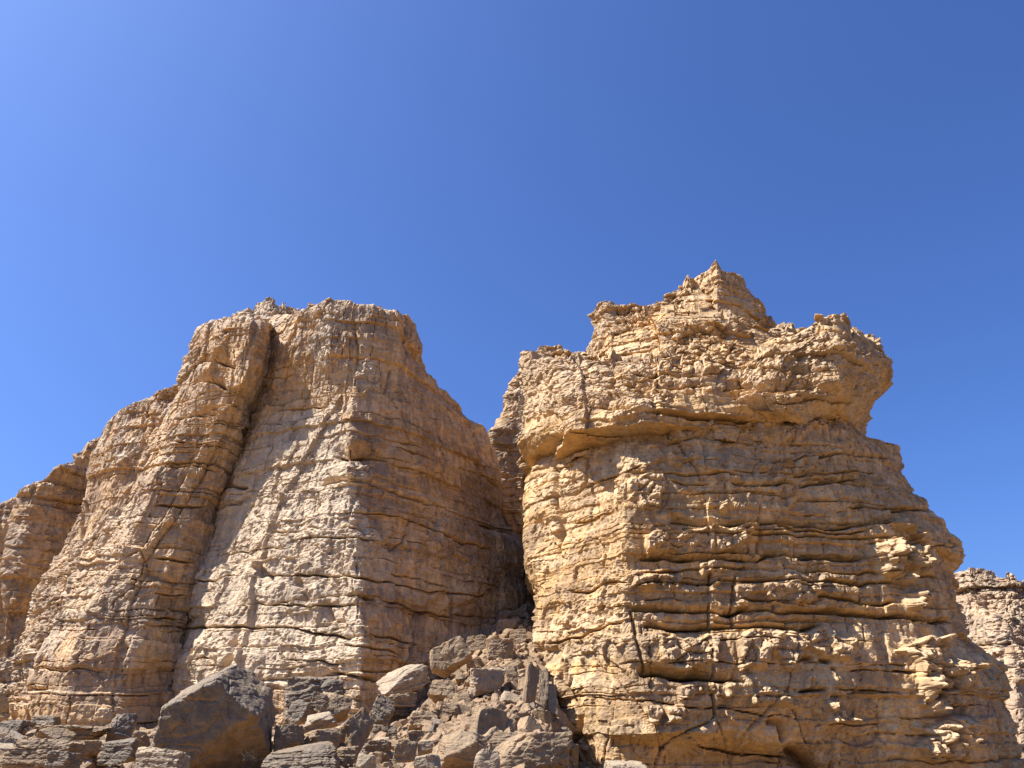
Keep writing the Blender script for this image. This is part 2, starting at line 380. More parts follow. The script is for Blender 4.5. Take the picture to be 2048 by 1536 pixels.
    target = rim.copy(); target[:, 0] = c0[0]+(rim[:, 0]-c0[0])*0.15; target[:, 1] = c0[1]; 
    zs = smooth(rim[:, 2:3], 3.0)[:, 0]; target[:, 2] = zs-0.3
    tt = (np.arange(1, K+1)/K)[None, :]**1.7
    cx = rim[:, 0:1]*(1-tt)+target[:, 0:1]*tt; cy = rim[:, 1:2]*(1-tt)+target[:, 1:2]*tt; cz = rim[:, 2:3]*(1-tt)+target[:, 2:3]*tt
    f1, f2, cid = worley(cx*1.1, cy*1.1, cy*0+seed, seed+62)
    amp = P['capn']*np.minimum(1, tt*6)
    cz = cz+amp*(0.55*cid+0.35*fbm(cx*0.8, cy*0.8, cy*0, 4, seed+99)-0.3*np.exp(-((f2-f1)/0.12)**2))-0.25*P['capn']*np.minimum(1, tt*6)
    X = np.concatenate([X, cx], 1); Y = np.concatenate([Y, cy], 1); Z = np.concatenate([Z, cz], 1)
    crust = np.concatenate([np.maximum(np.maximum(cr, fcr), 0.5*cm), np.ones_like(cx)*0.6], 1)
    MM = X.shape[1]
    V = np.stack([X, Y, Z], 2).reshape(-1, 3)
    ids = np.arange(N*MM).reshape(N, MM); nxt = np.roll(ids, -1, 0)
    Q = np.stack([ids[:, :-1], nxt[:, :-1], nxt[:, 1:], ids[:, 1:]], 2).reshape(-1, 4)
    RIMS[seed] = rim[front]
    return mesh_obj(name, V, Q, mat, parent, {'crust': crust.reshape(-1)}, False)
RIMS = {}
def cidtop(X, Y, seed):
    f1, f2, c = worley(X[:, -1]*0.9, Y[:, -1]*0.9, X[:, -1]*0+0.5, seed+3)
    return (c-0.1)[:, None]

# ================================================================ RIGHT TOWER
tower = thing('rock_tower', 'broad golden sandstone tower with overhanging brow and pointed summit, right of the scree gully', 'rock tower', (12, 36, -1))
def child(o, par):      # keep world placement of meshes under an Empty
    o.parent = par; o.matrix_parent_inverse = par.matrix_world.inverted() if False else o.matrix_parent_inverse
    o.location = (-par.location[0], -par.location[1], -par.location[2]); return o
def tower_ledges(X, Y, Z):
    return (0.15+0.85*sstep(4.2, 6.5, X))*(0.35+0.65*sstep(5.0, 6.5, Z))
RIGHT = dict(lfun=tower_ledges, major=1.15, minor=0.34, moff=0.26, notch=0.5, joint=2.4, joff=0.08, flute=0.045, rough=0.10, crumb=0.16, crust=0.30, warp=0.10, ledge=1.15, facet=0.10, big=0.35)
tf = lambda p: uv(p, 1000, 500, 0.674)
TF = [(tf(p), d_, w_, u_) for p, d_, w_, u_ in [
 ([(190,730),(240,705),(320,675),(380,655),(430,640)], .35, 3, 6), ([(500,685),(560,692),(630,690)], .2, 2.5, 5),
 ([(680,690),(760,700),(880,690),(960,690),(1090,668)], .55, 3.5, 16), ([(830,662),(980,657),(1080,648),(1150,655)], .3, 3, 8),
 ([(200,812),(245,805),(345,778)], .35, 3, 6), ([(495,810),(600,820),(760,815),(880,815),(1000,825),(1150,812),(1200,795)], .6, 4, 24),
 ([(815,822),(900,830),(1060,838),(1110,830)], .35, 3, 8), ([(1035,760),(1180,766),(1290,772)], .45, 3.5, 14),
 ([(405,918),(520,926),(640,920),(760,928),(800,908),(950,915),(1095,917)], .6, 4, 20), ([(200,1012),(260,1016),(330,992),(385,985)], .5, 3.5, 8),
 ([(385,1003),(470,985),(600,992),(680,987),(860,985),(1000,985),(1060,990),(1190,996)], .5, 4, 14), ([(900,1010),(1000,1040),(1060,1050),(1190,1052)], .4, 3.5, 14),
 ([(375,1078),(480,1075),(600,1080),(690,1087),(720,1078),(860,1080),(1000,1087),(1150,1097),(1350,1108)], .75, 5, 20),
 ([(415,1120),(520,1130),(640,1130),(760,1125),(880,1132),(970,1120)], .55, 4.5, 16), ([(130,1172),(230,1150),(300,1125),(365,1103)], .4, 3.5, 7),
 ([(395,1262),(470,1272),(560,1282),(640,1282),(730,1288)], .8, 6, 30), ([(875,1306),(972,1306)], .5, 5, 9), ([(980,1300),(1200,1312)], .25, 3, 5),
 ([(1035,1245),(1125,1254)], .35, 3, 8), ([(1140,1247),(1235,1252)], .35, 3, 10),
 ([(210,1330),(300,1333),(400,1345),(460,1340),(530,1355),(700,1365),(900,1392)], .3, 3, 4), ([(570,1472),(700,1492),(860,1502)], .4, 4, 10),
 ([(460,868),(530,880),(560,870)], .2, 3, 4), ([(1080,870),(1150,868)], .3, 3, 8), ([(420,960),(520,955),(560,948),(740,945)], .35, 3.5, 10),
 ([(690,1035),(760,1040),(850,1052),(900,1050)], .3, 3, 10), ([(1130,860),(1260,880),(1370,880)], .3, 3, 10), ([(1200,700),(1270,745)], .3, 3, 8),
 ([(800,620),(900,615),(1050,600),(1180,620)], .35, 3, 12), ([(490,575),(640,560),(760,580)], .25, 3, 8), ([(900,1175),(1000,1180)], .15, 2, 3),
 ([(690,1000),(684,1080),(690,1130)], .25, 2.5, -1), ([(770,760),(765,900)], .18, 2.5, -1), ([(165,655),(160,730),(175,860),(170,900)], .4, 5, -1),
 ([(190,1215),(186,1270),(200,1300),(212,1330)], .45, 5, -1), ([(215,1330),(236,1380),(228,1430),(205,1465)], .5, 5, -1), ([(385,1080),(400,1150),(425,1245)], .3, 4, -1),
 ([(1240,1150),(1250,1200)], .2, 2, -1), ([(350,690),(345,760)], .25, 3, -1), ([(255,620),(250,690)], .25, 3, -1), ([(610,560),(606,690)], .12, 2, -1),
 ([(885,1214),(915,1216)], .5, 6, -1), ([(950,1216),(972,1218)], .45, 5, -1), ([(980,1240),(986,1243)], .3, 5, -1), ([(870,1490),(905,1520),(925,1550)], 1.3, 17, -1), ([(800,1395),(830,1405),(842,1440)], .5, 9, -1)]]
TP = [(tf(p), .8 if min(q[0] for q in p) > 930 else .42) for p in [
 [(385,670),(490,655),(480,780),(430,775),(385,730)], [(540,840),(620,815),(770,820),(750,850),(700,890),(580,905),(530,870)], [(430,850),(495,835),(500,890),(430,890)],
 [(770,985),(850,975),(960,970),(920,1040),(850,1050),(780,1030)], [(860,700),(900,700),(890,760),(855,765)], [(730,520),(780,515),(790,600),(820,640),(790,655),(770,600)],
 [(840,520),(980,515),(900,545),(850,570)], [(850,610),(960,600),(940,655),(900,650)], [(1100,880),(1150,860),(1270,890),(1250,930),(1190,940),(1200,990),(1140,960),(1110,920)],
 [(1145,815),(1200,800),(1260,830),(1240,870),(1200,840)], [(1180,1020),(1250,1010),(1240,1060),(1190,1065)],
 [(1175,1195),(1240,1150),(1320,1150),(1290,1210),(1330,1230),(1385,1240),(1360,1340),(1270,1365),(1230,1280),(1220,1220)],
 [(1215,1405),(1290,1400),(1320,1380),(1385,1395),(1350,1490),(1260,1510),(1230,1470),(1260,1430)],
 [(690,1150),(780,1135),(960,1120),(1050,1160),(1040,1220),(900,1180),(860,1250),(790,1180),(770,1240),(710,1255)], [(460,1145),(650,1140),(640,1230),(560,1240),(470,1210)],
 [(740,1320),(790,1290),(880,1330),(870,1355),(740,1345)], [(960,1340),(1010,1330),(1020,1380),(1070,1385),(1000,1410),(970,1400)], [(500,600),(590,590),(590,620),(540,640),(490,620)],
 [(480,520),(640,510),(640,540),(490,570)], [(400,960),(540,965),(530,1000),(390,1000)], [(590,930),(640,925),(660,950),(600,960)], [(600,980),(660,985),(600,1020)], [(700,990),(740,1000),(730,1050),(700,1020)],
 [(650,745),(672,745),(665,775),(650,770)], [(690,750),(705,755),(695,775)], [(530,1290),(590,1285),(600,1320),(540,1330)], [(620,1290),(690,1290),(690,1320),(630,1325)], [(430,1350),(480,1350),(470,1400),(435,1400)], [(490,1350),(545,1355),(530,1400),(490,1400)]]]
body = loft('wall_face', [
  [(1150,880,38),(1090,910,37.5),(1068,935,37),(1058,970,37),(1054,1030,36.5),(1052,1080,36.5),(1060,1130,36),(1073,1160,36),(1080,1200,35.5),(1066,1260,35.5),(1068,1285,35),(1082,1305,35),(1074,1340,34.5),(1088,1390,34),(1105,1440,33.5),(1135,1490,33),(1160,1560,32.5),(1175,1700,32)],
  [(1180,830,35),(1180,930,33.6),(1180,1000,33.4),(1178,1100,33.2),(1175,1250,32.8),(1190,1400,31.5),(1210,1560,30.8),(1215,1700,30.4)],
  [(1245,820,34),(1245,860,32.6),(1250,950,31.4),(1252,1050,31.1),(1250,1150,30.9),(1248,1250,30.7),(1262,1320,30.2),(1290,1400,29.7),(1310,1466,29.4),(1312,1490,30.5),(1310,1560,31),(1320,1700,31)],
  [(1480,810,34),(1480,845,32.4),(1480,960,31.4),(1490,1100,31.1),(1500,1250,30.6),(1500,1400,29.8),(1500,1480,30.0),(1500,1510,31.2),(1510,1700,31.6)],
  [(1650,815,35),(1650,845,33.4),(1680,960,32.5),(1720,1100,31.8),(1740,1250,31.1),(1750,1400,30.4),(1750,1500,30.6),(1750,1700,31.2)],
  [(1710,850,35),(1760,900,34.5),(1775,950,34),(1850,1060,33.2),(1880,1160,32.8),(1895,1260,32.3),(1940,1350,31.8),(1970,1450,31.6),(1975,1700,31.4)],
  [(1728,858,38),(1736,872,38),(1744,884,38),(1798,890,37.8),(1803,935,37.7),(1795,945,37.6),(1835,990,37.4),(1855,1010,37.2),(1900,1065,37),(1926,1082,37),(1922,1110,37),(1905,1150,37),(1907,1190,36.8),(1935,1250,36.4),(1962,1290,36),(2010,1330,35.6),(2030,1380,35),(2040,1440,34.6),(2048,1500,34.4),(2055,1700,34)],
 ], -4, None, M_right, None, 101, 12, smooth_m=0.22, P=dict(RIGHT, crand=0.35, rough=0.05, crumb=0.06, notch=0.22, ledge=0.6, moff=0.14, chip=0.05), feats=TF, patches=TP)
child(body, tower)
CAP = dict(RIGHT, crumb=0.34, minor=0.3, notch=0.42, topr=1.0, major=0.95, moff=0.25, crust=0.16, joff=0.12)
CF = [(tf(p), d_, w_, u_) for p, d_, w_, u_ in [
 ([(330,350),(440,372),(560,378),(660,372)], .4, 3.5, 14), ([(360,400),(500,412),(640,402)], .45, 3.5, 18), ([(650,420),(760,418),(900,412),(960,398)], .6, 5, 34), ([(800,462),(920,452),(1060,455)], .3, 4, 14),
 ([(180,455),(280,470),(400,470)], .3, 3, 20), ([(900,300),(1000,305),(1100,315)], .35, 3, 14), ([(720,345),(800,352),(900,350)], .3, 3, 10), ([(560,240),(640,260),(700,262)], .5, 5, 30), ([(690,290),(660,330),(640,380)], .3, 4, -1), ([(470,330),(465,400)], .25, 3, -1), ([(915,507),(1000,502),(1060,512)], .5, 5, 10)]]
CP = [(tf(p), a_) for p, a_ in [([(75,320),(200,300),(320,310),(330,400),(300,470),(200,480),(80,500),(60,400)], .22), ([(360,330),(440,330),(430,370),(370,370)], .15), ([(470,400),(500,400),(500,440),(475,440)], .2), ([(460,455),(500,450),(495,490),(470,490)], .15),
 ([(650,360),(760,320),(900,285),(1000,290),(1140,320),(1100,350),(900,340),(850,390),(700,400)], .16), ([(700,440),(760,425),(860,430),(850,475),(780,495),(690,470)], .25), ([(930,310),(1000,330),(980,360),(930,345)], .2), ([(920,440),(960,430),(950,480),(915,470)], .2)]]
lobeL = loft('overhanging_brow', [
  [(1052,725,38.5),(1050,745,38.5),(1056,790,38),(1048,840,37.6),(1043,870,37.4),(1044,888,37.2),(1066,912,37.4),(1100,935,38.5)],
  [(1110,715,36.0),(1130,760,34.2),(1140,830,32.6),(1135,868,32.2),(1150,905,34.2),(1180,940,37)],
  [(1270,712,34.2),(1270,780,31.9),(1270,820,31.0),(1270,845,31.1),(1280,878,33),(1290,920,36)],
  [(1420,715,34),(1420,790,32),(1430,830,31.8),(1430,848,32.2),(1430,870,34)],
  [(1520,760,36),(1520,790,33.5),(1540,830,32.8),(1560,850,33.5),(1600,870,36)],
  [(1600,760,38.5),(1650,870,38.5)],
 ], float(at(1300, 925, 35)[2]), [(1040,725),(1052,715),(1200,703),(1290,706),(1370,718),(1440,716),(1480,712),(1530,715),(1600,720)], M_right, None, 131, 8, P=dict(CAP, capn=0.9), feats=CF, patches=CP)
child(lobeL, tower)
lobeR = loft('overhanging_brow', [
  [(1420,720,38),(1440,760,37),(1470,800,36),(1520,850,36.5)],
  [(1455,700,35.5),(1460,745,34),(1480,770,33),(1500,800,32.6),(1520,850,33.5)],
  [(1560,680,34.6),(1570,720,32.4),(1570,770,31.6),(1570,820,32.0),(1570,852,33.2)],
  [(1680,655,35),(1680,700,32.8),(1680,760,32),(1670,800,32.8),(1660,850,34.5)],
  [(1740,664,37),(1752,720,35.4),(1752,770,35),(1730,810,35.4),(1710,860,36.6)],
  [(1748,668,39),(1766,692,39),(1786,735,38.8),(1782,765,38.7),(1762,790,38.6),(1746,830,38.5),(1736,868,38.5),(1736,900,38.5)],
 ], float(at(1600, 875, 35)[2]), [(1400,740),(1450,738),(1480,722),(1530,694),(1570,678),(1610,652),(1630,640),(1690,645),(1706,658),(1748,666),(1770,690)], M_right, None, 147, 8, P=dict(CAP, big=0.25, major=1.2, crumb=0.16), feats=CF, patches=CP)
child(lobeR, tower)
stepL = loft('summit_ledge', [
  [(1052,700,40),(1052,715,40),(1050,740,39.5)],
  [(1080,690,39),(1085,720,38.2),(1090,760,38)],
  [(1130,700,38.6),(1140,730,38),(1150,760,38)],
  [(1260,700,40),(1260,760,39)],
 ], float(at(1100, 775, 39)[2]), [(1040,716),(1052,706),(1076,684),(1120,690),(1160,700),(1260,705)], M_right, None, 155, 3, P=dict(CAP, big=0.1, topr=0.6, joff=0.2, notch=0.2))
child(stepL, tower)
ledge2 = loft('summit_ledge', [
  [(1186,640,42),(1182,650,41.5),(1186,680,41),(1190,720,40)],
  [(1215,612,40.5),(1215,660,39),(1215,720,37.6)],
  [(1310,612,39.5),(1310,650,38),(1310,720,36.2)],
  [(1430,630,38.6),(1430,650,37.4),(1440,690,36.4),(1440,720,36)],
  [(1520,650,39.5),(1530,680,38),(1560,720,37)],
  [(1640,665,42),(1660,700,41.5),(1660,740,41)],
 ], float(at(1400, 750, 38)[2])-2, [(1180,625),(1200,608),(1235,610),(1300,606),(1400,618),(1500,640),(1540,650),(1560,647),(1610,656),(1700,660)], M_right, None, 163, 6, P=dict(CAP, big=0.25, joff=0.2, major=0.8), feats=CF)
child(ledge2, tower)
ledge3 = loft('summit_ledge', [
  [(1296,605,43),(1300,640,42)],
  [(1340,590,41.5),(1345,640,39.5)],
  [(1400,575,41),(1410,640,38.8)],
  [(1470,600,41),(1480,650,39)],
  [(1530,640,44),(1535,680,43)],
 ], float(at(1400, 675, 40)[2])-1.5, [(1290,612),(1312,600),(1330,598),(1350,588),(1362,583),(1376,562),(1392,560),(1405,590),(1480,625),(1515,630),(1528,645),(1545,655)], M_right, None, 171, 4, P=dict(CAP, big=0.15, joff=0.22, major=0.6))
child(ledge3, tower)
peak = loft('summit_block', [
  [(1385,560,42.6),(1380,620,42)],
  [(1434,540,40.2),(1435,630,39.0)],
  [(1483,552,41.4),(1486,583,41),(1519,612,40.8),(1526,650,40.4)],
  [(1488,556,43),(1490,585,43),(1522,612,43),(1530,650,43)],
 ], float(at(1430, 660, 42)[2])-2.2, [(1370,575),(1392,556),(1414,540),(1424,528),(1432,518),(1440,528),(1443,538),(1484,548),(1489,575),(1530,640)], M_right, None, 178, 3, colw=0.05, P=dict(CAP, big=0.0, topr=0.0, crumb=0.05, joff=0.06, moff=0.04, notch=0.06, capn=0.05, crust=0.0, rough=0.03, flute=0.06, brow=0.0, block=0.02, ledge=0.3, joint=3.0, facet=0.25, chip=0.08), smooth_m=0.0)
child(peak, tower)

# ================================================================ LEFT MASSIF
massif = thing('cliff_massif', 'tall pinkish sandstone cliff of stepped buttresses descending to the left edge, left of the gully', 'cliff', (-14, 40, 1))
LEFT = dict(major=1.25, minor=0.38, moff=0.09, notch=0.16, joint=1.9, joff=0.12, flute=0.07, rough=0.04, crumb=0.07, crust=0.10, warp=0.4, ledge=0.4, big=0.3, dip=0.0, topr=0.12, chip=0.05, block=0.075)
mf = lambda p: uv(p, 300, 560, 0.547)
MF = [(mf(p), d_, w_, u_) for p, d_, w_, u_ in [
 ([(0,815),(100,830),(215,830)], .35, 3, 8), ([(0,1012),(60,1020),(165,1030)], .45, 3.5, 10), ([(0,1145),(140,1150)], .35, 3, 6), ([(0,1235),(110,1246)], .35, 3.5, 6), ([(-40,680),(100,683),(200,685),(255,705)], .25, 3, 5),
 ([(160,312),(230,300),(320,330)], .55, 4, 36), ([(140,390),(200,372),(290,402)], .5, 4, 26), ([(80,512),(150,492),(260,497)], .65, 4, 34), ([(60,590),(200,600),(250,606)], .2, 3, 5),
 ([(370,352),(450,362),(540,340)], .2, 3, 5), ([(450,482),(600,462),(645,455)], .3, 3, 6), ([(260,845),(370,792)], .5, 4, 14), ([(270,765),(370,770)], .5, 6, 20),
 ([(600,748),(700,735),(790,747),(900,792),(1070,845)], .4, 3.5, 16), ([(735,846),(860,862),(1000,902),(1130,962),(1260,992)], .35, 3, 6), ([(440,925),(640,906)], .3, 3, 5), ([(540,952),(700,942),(830,953)], .35, 3, 6),
 ([(280,1005),(400,985),(520,990)], .2, 2.5, 4), ([(390,1078),(560,1082),(760,1087),(980,1132),(1210,1162)], .45, 3.5, 7), ([(150,1110),(240,1105),(330,1080)], .3, 3, 5), ([(420,1187),(600,1193),(780,1192)], .35, 3, 6),
 ([(700,1155),(770,1160),(840,1178)], .6, 4, 12), ([(850,1170),(1000,1215),(1120,1240)], .35, 3, 8), ([(90,1275),(330,1277),(460,1271),(620,1292),(740,1322)], .45, 3.5, 10), ([(700,1332),(910,1375)], .35, 3, 6),
 ([(790,1290),(1000,1342)], .3, 3, 6), ([(630,1430),(760,1455),(860,1477)], .55, 4, 12), ([(150,1395),(245,1385)], .3, 3, 5), ([(470,1387),(690,1402)], .3, 3, 5), ([(1180,890),(1260,912),(1330,938)], .7, 4, 5),
 ([(655,648),(720,662),(800,652),(880,675)], 1.0, 5, 48), ([(880,612),(960,640),(1020,665)], .3, 3, 6), ([(720,905),(800,915)], .25, 3, 5), ([(860,1070),(1000,1100),(1100,1130)], .25, 2.5, 5),
 ([(530,250),(500,320),(470,380)], .2, 3, -1), ([(1232,980),(1238,1060),(1222,1110),(1208,1155)], .5, 4, -1), ([(985,1215),(965,1300),(930,1400)], .4, 4, -1), ([(940,880),(915,960),(860,990)], .2, 2.5, -1), ([(605,770),(612,850)], .2, 3, -1),
 ([(330,1290),(320,1380),(290,1420)], .3, 7, -1), ([(640,1190),(655,1240)], .35, 8, -1), ([(540,1100),(560,1170)], .45, 10, -1), ([(400,1060),(440,1090)], .4, 9, -1), ([(1200,560),(1190,700),(1250,760)], .25, 4, -1), ([(745,150),(760,240),(750,330)], .2, 4, -1), ([(880,330),(860,420),(900,470)], .2, 4, -1)]]
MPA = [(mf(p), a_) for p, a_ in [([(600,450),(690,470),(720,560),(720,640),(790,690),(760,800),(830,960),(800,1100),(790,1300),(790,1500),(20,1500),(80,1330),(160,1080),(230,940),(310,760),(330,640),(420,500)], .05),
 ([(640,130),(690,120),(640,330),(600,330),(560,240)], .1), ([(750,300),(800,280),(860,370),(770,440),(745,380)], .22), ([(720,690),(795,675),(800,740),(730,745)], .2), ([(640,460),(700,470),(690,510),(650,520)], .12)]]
m1 = loft('central_buttress', [
  [(560,625,45),(500,700,44),(470,800,44),(440,950,43),(400,1100,43),(350,1300,42),(300,1450,42),(280,1600,42)],
  [(600,622,39.6),(560,720,39.8),(520,850,40.8),(470,980,41),(430,1080,41.2),(385,1200,40.6),(345,1330,39.8),(330,1430,39.4),(330,1600,39)],
  [(660,610,38.9),(650,700,38.4),(630,820,38.7),(590,920,38.6),(560,1040,37.6),(540,1150,36.9),(520,1300,36.2),(510,1420,35.9),(510,1600,35.7)],
  [(735,618,39),(722,720,38.4),(700,830,37.6),(700,900,36.9),(702,960,36.4),(700,1020,35.8),(704,1100,35.2),(714,1180,34.6),(722,1250,34.2),(722,1330,33.8),(730,1400,33.6),(730,1600,33.4)],
  [(790,640,39.8),(800,740,39.4),(840,900,39.8),(860,1050,39.4),(870,1200,38.4),(860,1300,37.8),(850,1600,37)],
  [(820,640,44),(833,680,44),(839,718,44),(826,729,44),(850,755,44.5),(880,775,45),(915,795,45.5),(940,830,46),(975,855,46.5),(986,872,47),(995,940,46.6),(1000,960,46.4),(988,1005,46.2),(1005,1045,46),(1026,1072,45.8),(1040,1085,45.6),(1045,1200,45),(1050,1400,44.5),(1050,1600,44)],
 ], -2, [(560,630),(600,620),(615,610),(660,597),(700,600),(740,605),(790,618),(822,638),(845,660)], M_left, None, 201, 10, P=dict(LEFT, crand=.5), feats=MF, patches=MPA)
child(m1, massif)
m2 = loft('left_buttress', [
  [(398,662,43.5),(385,700,43),(368,745,42.8),(345,800,42.4),(300,880,42),(240,980,41.4),(190,1060,40.8),(140,1150,40.2),(95,1270,39),(58,1350,38.2),(45,1430,37.6),(40,1600,37)],
  [(430,648,39.8),(425,720,39.6),(400,800,39.8),(345,900,40),(290,1000,39.2),(240,1100,38.6),(190,1200,38),(145,1330,37.2),(130,1430,36.8),(130,1600,36.5)],
  [(500,640,38.3),(482,760,38.5),(450,850,39.4),(420,960,40.2),(370,1060,39.6),(320,1180,38.8),(260,1330,37.6),(240,1430,37.2),(240,1600,37)],
  [(530,640,39.3),(510,740,39.5),(484,840,40.0),(455,930,40.8),(430,1010,40.8),(400,1100,40.8),(370,1200,40.3),(330,1330,39.6),(318,1430,39.2),(310,1600,38.8)],
  [(545,640,41.5),(524,740,41.2),(495,840,41.6),(480,930,42),(450,1010,41.8),(420,1100,41.2),(390,1200,40.6),(350,1330,40),(330,1600,39)],
 ], -2, [(380,680),(398,660),(420,638),(450,632),(470,624),(520,640),(560,650),(620,660)], M_left, None, 223, 8, P=dict(LEFT, notch=0.26, ledge=0.9, flute=0.06, moff=0.16, crand=.5), feats=MF)
child(m2, massif)
m2b = loft('rear_summit', [
  [(450,640,47),(440,700,46)],
  [(480,625,45),(480,700,43.5)],
  [(540,608,44.5),(540,700,43)],
  [(600,615,45),(610,700,43.5)],
  [(640,620,47),(640,700,46)],
 ], float(at(550, 760, 44)[2]), [(440,640),(470,624),(500,612),(540,603),(580,608),(600,616),(640,630)], M_left, None, 231, 5, P=dict(LEFT, crumb=0.3, topr=1))
child(m2b, massif)
m3 = loft('rear_buttress', [
  [(192,872,52),(182,900,51.5),(170,960,51),(160,1010,50.5),(135,1080,50),(95,1150,49),(60,1230,48),(30,1310,47),(20,1400,46),(15,1600,45)],
  [(240,830,49.5),(235,900,48.5),(215,1000,47.4),(170,1100,46.2),(115,1200,45),(75,1300,44),(65,1400,43.2),(60,1600,43)],
  [(320,790,48.8),(315,900,47.8),(270,1020,46.8),(220,1120,46),(160,1230,45),(120,1330,44.2),(110,1600,43.6)],
  [(420,750,50),(400,900,49),(350,1050,48),(300,1200,47),(240,1400,46),(240,1600,46)],
 ], -2, [(180,890),(192,862),(205,845),(240,818),(262,800),(300,782),(350,766),(420,740)], M_left, None, 241, 8, P=dict(LEFT, flute=0.14, crumb=0.25))
child(m3, massif)
m4 = loft('far_buttress', [
  [(28,990,55),(20,1040,54),(14,1100,53.6),(8,1180,53.2),(0,1260,53),(-10,1400,53),(-10,1600,53)],
  [(60,970,54.5),(50,1060,53.8),(40,1150,53.4),(35,1300,53.2),(30,1600,53)],
  [(110,960,56),(120,1060,56),(110,1150,55.6),(90,1300,55.2),(80,1600,55)],
  [(150,930,58),(160,1000,58),(160,1200,57.6),(130,1600,57)],
  [(230,880,60),(250,1000,59),(240,1600,58)],
 ], -2, [(20,1000),(32,984),(48,966),(92,958),(100,948),(112,930),(130,926),(150,906),(165,900),(172,884),(188,878),(240,870)], M_left, None, 251, 8, colw=0.11, rowh=0.08, P=dict(LEFT, moff=0.2, notch=0.3))
child(m4, massif)
m5 = loft('far_buttress', [
  [(-160,1080,70),(-170,1200,69),(-180,1600,68)],
  [(-60,1050,62.5),(-70,1200,62),(-80,1600,62)],
  [(0,1010,65),(-6,1100,64),(-10,1200,63.5),(-10,1600,62)],
  [(60,1000,67),(60,1200,66),(60,1600,65)],
 ], -2, [(-160,1090),(-60,1040),(-10,1014),(5,1004),(25,996),(70,990)], M_left, None, 261, 8, colw=0.13, rowh=0.1, P=dict(LEFT, moff=0.22, notch=0.3))
child(m5, massif)

# ================================================================ PILLAR IN THE GAP, FAR OUTCROP
pil = loft('rock_pillar', [
  [(1045,742,54),(1030,750,54),(1008,790,53.6),(1010,812,53.6),(996,850,53.4),(983,862,53.3),(980,892,53.2),(986,930,53.1),(1002,955,53),(986,985,53),(984,1010,53),(1006,1035,53),(1020,1062,53),(1030,1078,53),(1034,1082,53),(1036,1150,53),(1030,1300,53)],
  [(1060,742,53.6),(1050,850,53.2),(1050,950,53),(1060,1060,53.2),(1070,1200,53),(1070,1300,53)],
  [(1130,745,55),(1130,900,55),(1130,1100,55),(1130,1300,55)],
  [(1180,750,57),(1180,1300,57)],
 ], 3, [(1000,800),(1012,775),(1030,750),(1046,742),(1060,738),(1180,745)], M_left, None, 301, 5, colw=0.09, rowh=0.07, P=dict(LEFT, big=0.15, joff=0.12))
tag(pil, 'narrow shaded rock pillar filling the back of the gully, close behind the left side of the broad tower', 'rock pillar')
far = loft('rock_outcrop', [
  [(1880,1140,75),(1880,1300,74),(1880,1600,72)],
  [(1935,1143,71),(1920,1220,69),(1900,1350,67),(1880,1600,65)],
  [(2010,1146,69),(2010,1230,66),(2030,1400,62),(2040,1600,60)],
  [(2110,1160,68),(2130,1300,65),(2150,1600,61)],
  [(2300,1190,74),(2320,1600,70)],
 ], -2, [(1870,1150),(1925,1142),(1960,1141),(1990,1146),(2015,1150),(2048,1158),(2110,1168),(2300,1200)], M_far, None, 311, 10, colw=0.10, rowh=0.08, P=dict(RIGHT, crumb=0.35, moff=0.4, notch=0.4, minor=0.4, joint=1.4, joff=0.2))
tag(far, 'pale sunlit layered outcrop in the distance beyond the right foot of the broad tower', 'rock outcrop')

# ================================================================ GROUND
def spaced(lo, hi, n, c, sharp):
    t = np.linspace(-1, 1, n); s = np.sinh(t*sharp)/np.sinh(sharp)
    return np.where(s < 0, c+s*(c-lo), c+s*(hi-c))
gx = spaced(-900, 900, 420, 0, 4.2); gy = spaced(-300, 1500, 420, 22, 4.4)
GXX, GYY = np.meshgrid(gx, gy, indexing='ij')
gz = ground_h(GXX, GYY)
near = sstep(140, 60, np.hypot(GXX, GYY-20))
gz = gz+near*(0.16*fbm(GXX*0.5, GYY*0.5, GXX*0, 4, 3)+0.03*fbm(GXX*3, GYY*3, GXX*0, 3, 5))+(1-near)*1.2*fbm(GXX*0.01, GYY*0.01, GXX*0, 3, 8)
ids = np.arange(gz.size).reshape(gz.shape)
Q = np.stack([ids[:-1, :-1], ids[1:, :-1], ids[1:, 1:], ids[:-1, 1:]], 2).reshape(-1, 4)
g = mesh_obj('ground', np.stack([GXX, GYY, gz], 2).reshape(-1, 3), Q, M_gnd, smooth=True)
g['kind'] = 'structure'

# ================================================================ BOULDERS
def ico(level):
    t = (1+5**0.5)/2
    v = [(-1,t,0),(1,t,0),(-1,-t,0),(1,-t,0),(0,-1,t),(0,1,t),(0,-1,-t),(0,1,-t),(t,0,-1),(t,0,1),(-t,0,-1),(-t,0,1)]
    f = [(0,11,5),(0,5,1),(0,1,7),(0,7,10),(0,10,11),(1,5,9),(5,11,4),(11,10,2),(10,7,6),(7,1,8),(3,9,4),(3,4,2),(3,2,6),(3,6,8),(3,8,9),(4,9,5),(2,4,11),(6,2,10),(8,6,7),(9,8,1)]
    v = [np.array(a)/np.linalg.norm(a) for a in v]
    for _ in range(level):
        cache = {}; nf = []
        def midp(a, b):
            k = (min(a, b), max(a, b))
            if k not in cache:
                m = v[a]+v[b]; v.append(m/np.linalg.norm(m)); cache[k] = len(v)-1
            return cache[k]
        for a, b, c in f:
            ab, bc, ca = midp(a, b), midp(b, c), midp(c, a); nf += [(a, ab, ca), (b, bc, ab), (c, ca, bc), (ab, bc, ca)]
        f = nf
    return np.array(v), np.array(f)
ICO = {k: ico(k) for k in (1, 2, 3, 4, 5, 6)}
